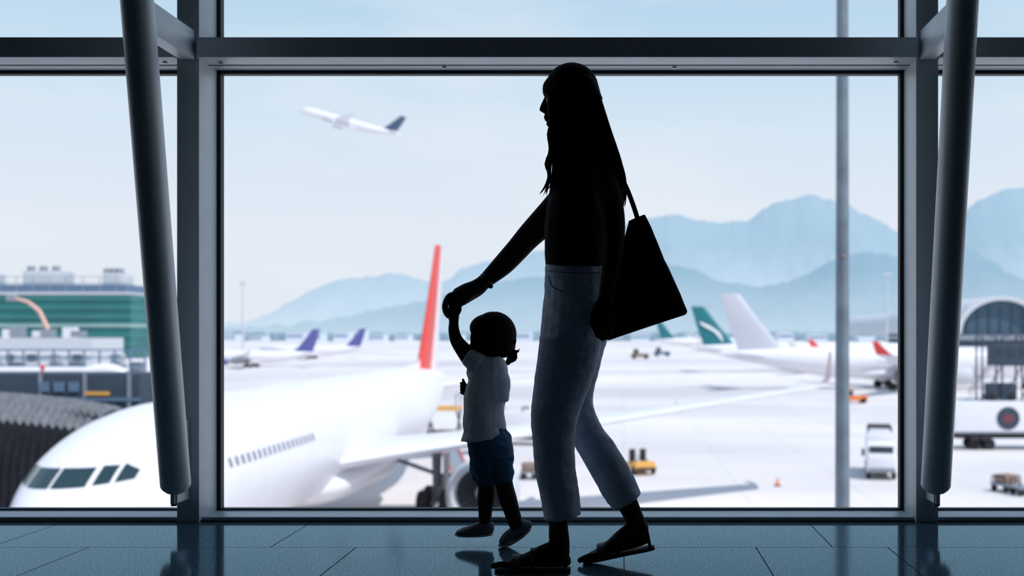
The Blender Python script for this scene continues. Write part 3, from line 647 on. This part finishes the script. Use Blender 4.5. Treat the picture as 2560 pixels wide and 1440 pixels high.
def dolly(px, Y, label, rz=0, w=2.2, l=1.5, load=None, group=None):
    r = root('cargo_dolly', label, 'dolly', (GX(px,Y),Y,GZ), rz, group)
    MB().box((0,0,.5),(w,l,.14)).build('deck', M['midgrey'], r)
    for x in (-w/2+.08,w/2-.08):
        MB().cyl((x,-l/2+.06,.5),(x,-l/2+.06,1.0),.04,n=6).cyl((x,l/2-.06,.5),(x,l/2-.06,1.0),.04,n=6).cyl((x,-l/2+.06,1.0),(x,l/2-.06,1.0),.04,n=6).build('rail', M['black'], r)
    MB().cyl((w/2,0,.42),(w/2+.8,0,.3),.04,n=6).build('tow_bar', M['black'], r)
    if load: MB().box((0,0,.85),(w*.8,l*.8,.5)).build('load', load, r, bevel=.06)
    wheels(r, ((-w*.35,-l*.4),(w*.35,-l*.4),(-w*.35,l*.4),(w*.35,l*.4)), .24, .16, 'Y')
dolly(1323,74,'grey loaded cargo dolly beside the knee of the woman', .1, 1.1,1.4, M['brown'])
dolly(2515,68,'low cargo dolly with a brown load at lower right corner, nearer the right post', .5, 1.5,1.2, M['brown'])
dolly(2562,66.5,'low empty cargo dolly at lower right, cut off by the photo edge', .2, 1.5,1.2)
dolly(2420,140,'small dolly with a brown load below the far stair tower', .2, 2,1.5, M['brown'])
r = root('traffic_cone', 'orange traffic cone on the apron at the wing tip shadow', 'cone', (GX(1944,70.4),70.4,GZ))
MB().rev([(.06,.15),(.58,.03),(.6,.01)],(0,0,0),'Z',16).build('cone_body', M['orange'], r); MB().box((0,0,.03),(.42,.42,.06)).build('base', M['black'], r)
def tug(px, Y, label, m, rz=0, s=1):
    r = root('aircraft_tug', label, 'tug', (GX(px,Y),Y,GZ), rz, sc=s)
    MB().box((0,0,.75),(3.6,1.9,.7)).build('body', m, r, bevel=.12); MB().box((-.8,0,1.45),(1.1,1.5,.8)).build('cab', M['darkglass'], r, bevel=.1)
    MB().box((-.8,0,1.9),(1.3,1.6,.1)).build('roof', m, r); MB().cyl((-.8,0,1.95),(-.8,0,2.15),.1,n=8).build('beacon', M['orange'], r)
    wheels(r, ((-1.2,-.8),(1.2,-.8),(-1.2,.8),(1.2,.8)), .45, .3, 'Y')
tug(2135,155,'small orange tug parked behind the tall pole', M['orange'])
tug(1655,480,'distant dark tug right of the waist of the woman', M['bluegrey'], 0, 2)
tug(1600,430,'distant brown tug beside the tote bag bottom', M['brown'], 0, 2)
r = root('cargo_loader', 'yellow and brown cargo loader behind the near jet, left of the child', 'loader', (GX(1112,98),98,GZ))
MB().box((0,0,.8),(3.2,5,.5)).build('chassis', M['brown'], r); MB().box((0,-1,3.3),(3.0,3,.3)).build('platform', M['yellow'], r)
for s_ in (-1,1):
    MB().prism([V((s_*1.3,-2,1)),V((s_*1.3,-1.8,1)),V((s_*1.3,1,3.2)),V((s_*1.3,.8,3.2))],V((.15,0,0))).prism([V((s_*1.3,1,1)),V((s_*1.3,.8,1)),V((s_*1.3,-2,3.2)),V((s_*1.3,-1.8,3.2))],V((.15,0,0))).build('scissor_arm', M['black'], r)
    MB().cyl((s_*1.4,-2.4,3.4),(s_*1.4,-2.4,4.6),.06,n=6).cyl((s_*1.4,.4,3.4),(s_*1.4,.4,4.6),.06,n=6).cyl((s_*1.4,-2.4,4.6),(s_*1.4,.4,4.6),.06,n=6).build('rail', M['midgrey'], r)
MB().box((-1.0,-2.2,4.2),(1.0,1.0,1.6)).build('cab', M['brown'], r, bevel=.1)
wheels(r, ((-1.3,-1.8),(1.3,-1.8),(-1.3,1.8),(1.3,1.8)), .42, .3)
r = root('belt_loader', 'dark belt loader with red side rail parked under the near wing', 'loader', (GX(1140,66),66,GZ), .3)
MB().box((0,0,.8),(1.8,4.2,.8)).build('body', M['black'], r, bevel=.1); MB().box((0,0,2.0),(.9,5.5,.22),0,0,.2).build('belt', M['midgrey'], r)
for s_ in (-.5,.5): MB().box((s_,0,2.15),(.07,5.5,.14),0,0,.2).build('side_rail', M['red'], r)
wheels(r, ((-.8,-1.4),(.8,-1.4),(-.8,1.4),(.8,1.4)), .4, .26)
# ---------------- tall pole outside & masts
pl = (GX(2106,16),16,GZ); r = root('light_pole', 'tall pale steel pole with rust spots standing just outside the window', 'pole', pl)
MB().cyl(V(pl),V((pl[0],16,9)),.130,.078,28).build('shaft', M['pole'], r, pl)
MB().box((pl[0],16,GZ+.05),(.6,.6,.1)).build('base_plate', M['pole'], r, pl)
for (x,y,s) in ((2104,98,.022),(2108,640,.03),(2100,800,.012),(2110,420,.01),(2102,300,.008)):
    MB().ell(P(x,y,15.905),s,.02,s,10,8).build('rust_spot', M['brown'], r, pl)
for (px,Y,py,lab) in ((607,520,708,'thin floodlight mast in the haze left of the climbing jet'),(2217,420,686,'thin floodlight mast beside the right window post')):
    z = H-(py-835)/F*Y-GZ; r = root('floodlight_mast', lab, 'mast', (GX(px,Y),Y,GZ))
    MB().cyl((0,0,0),(0,0,z),.6,.3,8).build('shaft', M['palegrey'], r); MB().box((0,0,z),(3.2,1.2,.8)).build('lamp_head', M['palegrey'], r)
# ---------------- left: green building and equipment
Y = 450; r = root('office_building', 'green glass office building with rooftop plant at far left', 'building', (GX(60,Y),Y,GZ))
x0, x1 = -60, GX(326,Y)-GX(60,Y)
MB().bx(x0,x1,0,40,0,26.5).build('glass_block', M['greenglass'], r)
for k in range(7): MB().bx(x0-.2,x1+.2,-.5,40,1.2+k*3.9,(2.2 if k != 3 else 2.6)+k*3.9).build('floor_band', M['greenlight'] if k != 3 else M['greenpale'], r)
MB().bx(x0-.5,x1-.5,-.8,40.5,26.5,27.6).build('parapet', M['palegrey'], r)
MB().bx(x0,x1-4,4,36,27.6,31).build('upper_storey', M['bluegrey'], r)
for (a,b,h) in ((-4,12,6),(30,38,5),(-30,-18,5)):
    MB().bx(a,b,6,18,31,31+h).build('plant_room', M['palegrey'], r, bevel=.5)
    for q in range(3): MB().rev([(0,1.6),(1.8,1.6),(2.0,1.2)],(a+(b-a)*(q+.5)/3,8,31+h),'Z',14,True).build('vent', M['midgrey'], r)
for k in range(14): MB().cyl((x0+8+k*7,-.5,27.6),(x0+8+k*7,-.5,34),.18,n=5).build('rail_post', M['midgrey'], r)
for z in (31.5,34): MB().cyl((x0,-.5,z),(x1-3,-.5,z),.15,n=5).build('rail', M['midgrey'], r)
Y = 210; r = root('boom_lift', 'pale pink boom lift arm rising in front of the green building', 'lift', (GX(140,Y),Y,GZ))
MB().box((0,0,1.2),(5,2.6,1.4)).build('chassis', M['orange'], r, bevel=.15)
q = [P(x,y,Y)-V((GX(140,Y),Y,GZ)) for x,y in ((145,885),(128,840),(100,780),(70,755),(30,745))]
MB().tube([V((0,0,1.6)),q[0],q[1],q[2]],[.6,.5,.45,.4],1,8).build('lower_arm', M['arm'], r); MB().tube(q[2:],[.42,.36,.3],2,8).build('upper_arm', M['arm'], r)
MB().box(q[4],(1.6,1.4,1.2)).build('basket', M['midgrey'], r); wheels(r, ((-1.6,-1.1),(1.6,-1.1),(-1.6,1.1),(1.6,1.1)), .6, .4, 'Y')
Y = 160; r = root('service_building', 'low white service building with pipes in front of the green office block', 'building', (GX(100,Y),Y,GZ))
MB().bx(-30,7.8,0,10,0,9.4).build('wall', M['palegrey'], r)
for k in range(7): MB().box((-9+k*2.3,2+k%2*2,10.0),(1.6,1.8,1.0+.5*(k%3))).build('roof_unit', M['white'] if k%2 else M['midgrey'], r)
for k in range(4): MB().cyl((-30,-.3,2+k*1.7),(7.8,-.3,2+k*1.7),.14,n=8).build('pipe', M['white'], r)
for k in range(5): MB().box((-8+k*3.4,-.1,6.6),(1.4,.1,1.2)).build('window', M['darkglass'], r)
service_truck(268,180,'orange service truck beside the low white service building',1.57, M['orange'])
Y = 95; r = root('pipe_gantry', 'open steel gantry with railings and white pipes behind the dark boarding bridge', 'gantry', (GX(160,Y),Y,GZ))
for k in range(13): MB().cyl((-9+k*1.35,0,0),(-9+k*1.35,0,8.6),.09,n=6).build('post', M['bluegrey'], r)
for z in (6.2,7.2,7.9,8.6): MB().cyl((-9,0,z),(7.3,0,z),.07,n=6).build('rail', M['bluegrey'], r)
for z,w in ((6.8,.3),(5.9,.22)): MB().cyl((-9,-.3,z),(5,-.3,z),w,n=10).build('pipe', M['white'], r)
MB().tube([V((2,-.6,6.6)),V((4,-.6,6.9)),V((5.4,-.6,6.5)),V((6.0,-.6,5.4))],[.5,.55,.5,.4],3,12).build('air_hose', M['white'], r)
MB().bx(-9,7.3,-.4,1.4,4.0,5.9).build('deck', M['bluegrey'], r)
for k in range(9): MB().box((-8.2+k*1.8,.8,6.3+.35*(k*2%3)),(.9,1.2,1.0+.7*(k*2%3))).build('equipment_box', (M['navy'],M['palegrey'],M['midgrey'])[k%3], r)
def bridge_posts(r, L, h, m):
    for x, y in L: MB().box((x,y,h/2),(.5,.5,h)).build('support', m, r)
Y = 44.6; X0 = GX(100,Y); r = root('boarding_bridge', 'dark navy boarding bridge tunnel crossing behind the nose of the near jet', 'boarding bridge', (X0,Y,GZ))
xr_ = GX(350,Y)-X0
MB().bx(-14,xr_,0,2.4,5.4,8.35).build('tunnel', M['navy'], r, bevel=.06)
for k in range(10): MB().bx(-13+k*1.85,-12.85+k*1.85,-.06,0,5.4,8.35).build('rib', M['midgrey'], r)
MB().bx(-14,xr_,-.08,0,7.2,7.35).build('side_rail', M['bluegrey'], r)
MB().bx(1.9,2.9,-.08,.0,7.45,7.6).build('sign_panel', M['yellow'], r)
for k in range(3): MB().box((.2+k*.62,-.06,7.8),(.45,.06,.4)).build('window', M['bluegrey'], r)
MB().cyl((-.55,1.2,8.3),(-.55,1.2,8.55),.05,n=8).rev([(8.5,.08),(8.6,.1),(8.7,.05)],(-.55,1.2,0),'Z',10,True).build('beacon', M['red'], r)
bridge_posts(r, ((-8,1.2),(-1.5,1.2)), 5.4, M['navy'])
# ribbed hood
hx = -19.2; r = root('boarding_bridge_canopy', 'ribbed grey rubber canopy of a boarding bridge beside the nose of the near jet', 'canopy', (hx-3,40,GZ))
prof = [(41.6,7.45),(40.8,7.75),(39.9,7.8),(38.9,7.45),(38.1,6.75),(37.6,5.6),(37.4,2.8)]
pp = cr(prof,3); nx = 64
def hrings(seg):
    rings = []
    for i in range(nx+1):
        x = -9+i*(9/nx); k = .09*(1 if i%2 else -1); t = i/nx; lean = t**3*.6
        rings.append([V((x+3, y-40-(k*.8 if z < 6.9 else 0)+lean*.8*(1 if y < 39 else 0), z-lean+(k if z > 6.2 else 0))) for y,z in seg])
    return rings
MB().skin(hrings(pp[:12]),False,False).build('bellows', M['hood'], r, flat=True)
MB().skin(hrings(pp[11:]),False,False).build('shaded_hood_side', M['hoodshade'], r, flat=True)  # lower side of the same hood, shade painted near black
MB().bx(-5.5,2.3,.2,1.5,2.9,3.2).build('floor_deck', M['black'], r); MB().bx(-5.5,2.0,.3,1.5,3.2,6.4).build('cab_interior', M['black'], r)
MB().cyl((-2,1,0),(-2,1,2.9),.35,n=14).build('support', M['navy'], r)
# ---------------- right: stair tower & hangars
Y = 160; r = root('boarding_stair_tower', 'dark blue boarding bridge stair tower in front of the jet at far right', 'stair tower', (GX(2500,Y),Y,GZ))
MB().bx(-1.0,6,0,3,5.2,8.6).build('cab', M['navy'], r, bevel=.1)
for k in range(3): MB().box((0+k*1.8,-.05,7.4),(1.1,.1,1.1)).build('window', M['darkglass'], r)
for x in (-2.6,.4,3.4,6): 
    for y in (.2,2.8): MB().cyl((x,y,0),(x,y,9.6),.16,n=8).build('post', M['navy'], r)
for k in range(3): MB().cyl((-2.6+3*k,0,.5),(.4+3*k,0,5.4),.1,n=6).build('cross_brace', M['navy'], r)
for k in range(14): MB().box((-1.4-k*.28,-1.2,5.4-k*.38),(.32,1.1,.08)).build('step', M['midgrey'], r)
for y in (-1.75,-.65): MB().cyl((-1.2,y,6.5),(-5.2,y,1.2),.06,n=6).build('handrail', M['navy'], r)
for k in range(5): MB().cyl((-2.6+k*2,.2,9.6),(-2.6+k*2,2.8,9.6),.1,n=6).build('roof_beam', M['navy'], r)
MB().bx(-1.5,2.5,.4,2.6,.3,2.6).build('drive_unit', M['navy'], r, bevel=.1); wheels(r, ((-1,.4),(2,.4),(-1,2.6),(2,2.6)), .6, .5, 'Y')
def vault(px, Y, hw, hgt, ln, label):
    r = root('arched_terminal', label, 'building', (GX(px,Y),Y,GZ))
    N_ = 24; base = hgt*.42
    def arc(s, y): return [V((hw*s*math.cos(math.pi*k/N_), y, base+(hgt-base)*s*math.sin(math.pi*k/N_))) for k in range(N_+1)]
    a = arc(1.06,-3); b = arc(.94,-3)
    MB().skin([a+b[::-1], [p+V((0,ln,0)) for p in a+b[::-1]]]).build('roof', M['vault'], r)
    MB().prism([V((hw*.96,0,0))]+arc(.96,0)+[V((-hw*.96,0,0))], V((0,1,0))).build('end_glazing', M['vaultdark'], r)
    for k in range(-3,4): MB().box((k*hw*.26,-.2,base*.5+(hgt-base)*.4),(.2,.3,base+(hgt-base)*.7)).build('glazing_bar', M['navy'], r)
    MB().bx(-hw,hw,-4,-.5,base*.75,base*.95).build('lintel', M['midgrey'], r)
vault(2500,420,17,24,120,'pale arched terminal roof over dark glazing at far right')
vault(2745,420,17,24,120,'second arched terminal roof beyond the right edge')
vault(2262,640,12,22,120,'small hazy arched terminal roof showing behind the right window post')
# ---------------- lights, world, camera
sd = V((-4,3,-7)).normalized(); L = bpy.data.lights.new('sun','SUN'); L.energy = 3.3; L.angle = .01; L.color = (1,.96,.93)
o = bpy.data.objects.new('sun', L); C.objects.link(o); o.rotation_euler = sd.to_track_quat('-Z','Y').to_euler()
w = bpy.data.worlds.new('sky'); bpy.context.scene.world = w; w.use_nodes = True; nt = w.node_tree; N = nt.nodes; Lk = nt.links
bg = N['Background']; tc = N.new('ShaderNodeTexCoord'); sp = N.new('ShaderNodeSeparateXYZ'); Lk.new(tc.outputs['Generated'], sp.inputs[0])
rp = N.new('ShaderNodeValToRGB'); Lk.new(sp.outputs['Z'], rp.inputs['Fac']); e = rp.color_ramp.elements
e[0].position = 0; e[0].color = (.74,.81,.89,1); e[1].position = 1; e[1].color = (.22,.40,.66,1)
for p, c_ in ((.09,(.77,.83,.92,1)),(.19,(.66,.79,.91,1)),(.28,(.50,.69,.86,1)),(.45,(.38,.56,.79,1))):
    q = e.new(p); q.color = c_
nz = N.new('ShaderNodeTexNoise'); nz.inputs['Scale'].default_value = 3.2; nz.inputs['Detail'].default_value = 5; mp = N.new('ShaderNodeMapping'); mp.inputs['Scale'].default_value = (1,1,3.5)
Lk.new(tc.outputs['Generated'], mp.inputs[0]); Lk.new(mp.outputs[0], nz.inputs['Vector'])
r2 = N.new('ShaderNodeMapRange'); r2.inputs['From Min'].default_value = .48; r2.inputs['From Max'].default_value = .72; r2.inputs['To Max'].default_value = .45; Lk.new(nz.outputs['Fac'], r2.inputs['Value'])
mx = N.new('ShaderNodeMix'); mx.data_type = 'RGBA'; Lk.new(r2.outputs[0], mx.inputs['Factor']); Lk.new(rp.outputs['Color'], mx.inputs[6]); mx.inputs[7].default_value = (.86,.89,.95,1)
Lk.new(mx.outputs[2], bg.inputs['Color']); bg.inputs['Strength'].default_value = 1.0
cd = bpy.data.cameras.new('camera'); cam = bpy.data.objects.new('camera', cd); C.objects.link(cam); bpy.context.scene.camera = cam
cam.location = (0,0,H); cam.rotation_euler = (R90,0,0); cd.sensor_width = 36
cd.lens = F/2560*36; cd.shift_x = -280/2560; cd.shift_y = 115/2560; cd.clip_start = .05; cd.clip_end = 12000
cd.dof.use_dof = True; cd.dof.focus_distance = 3.68; cd.dof.aperture_fstop = 2.2
bpy.context.scene.view_settings.view_transform = 'Standard'
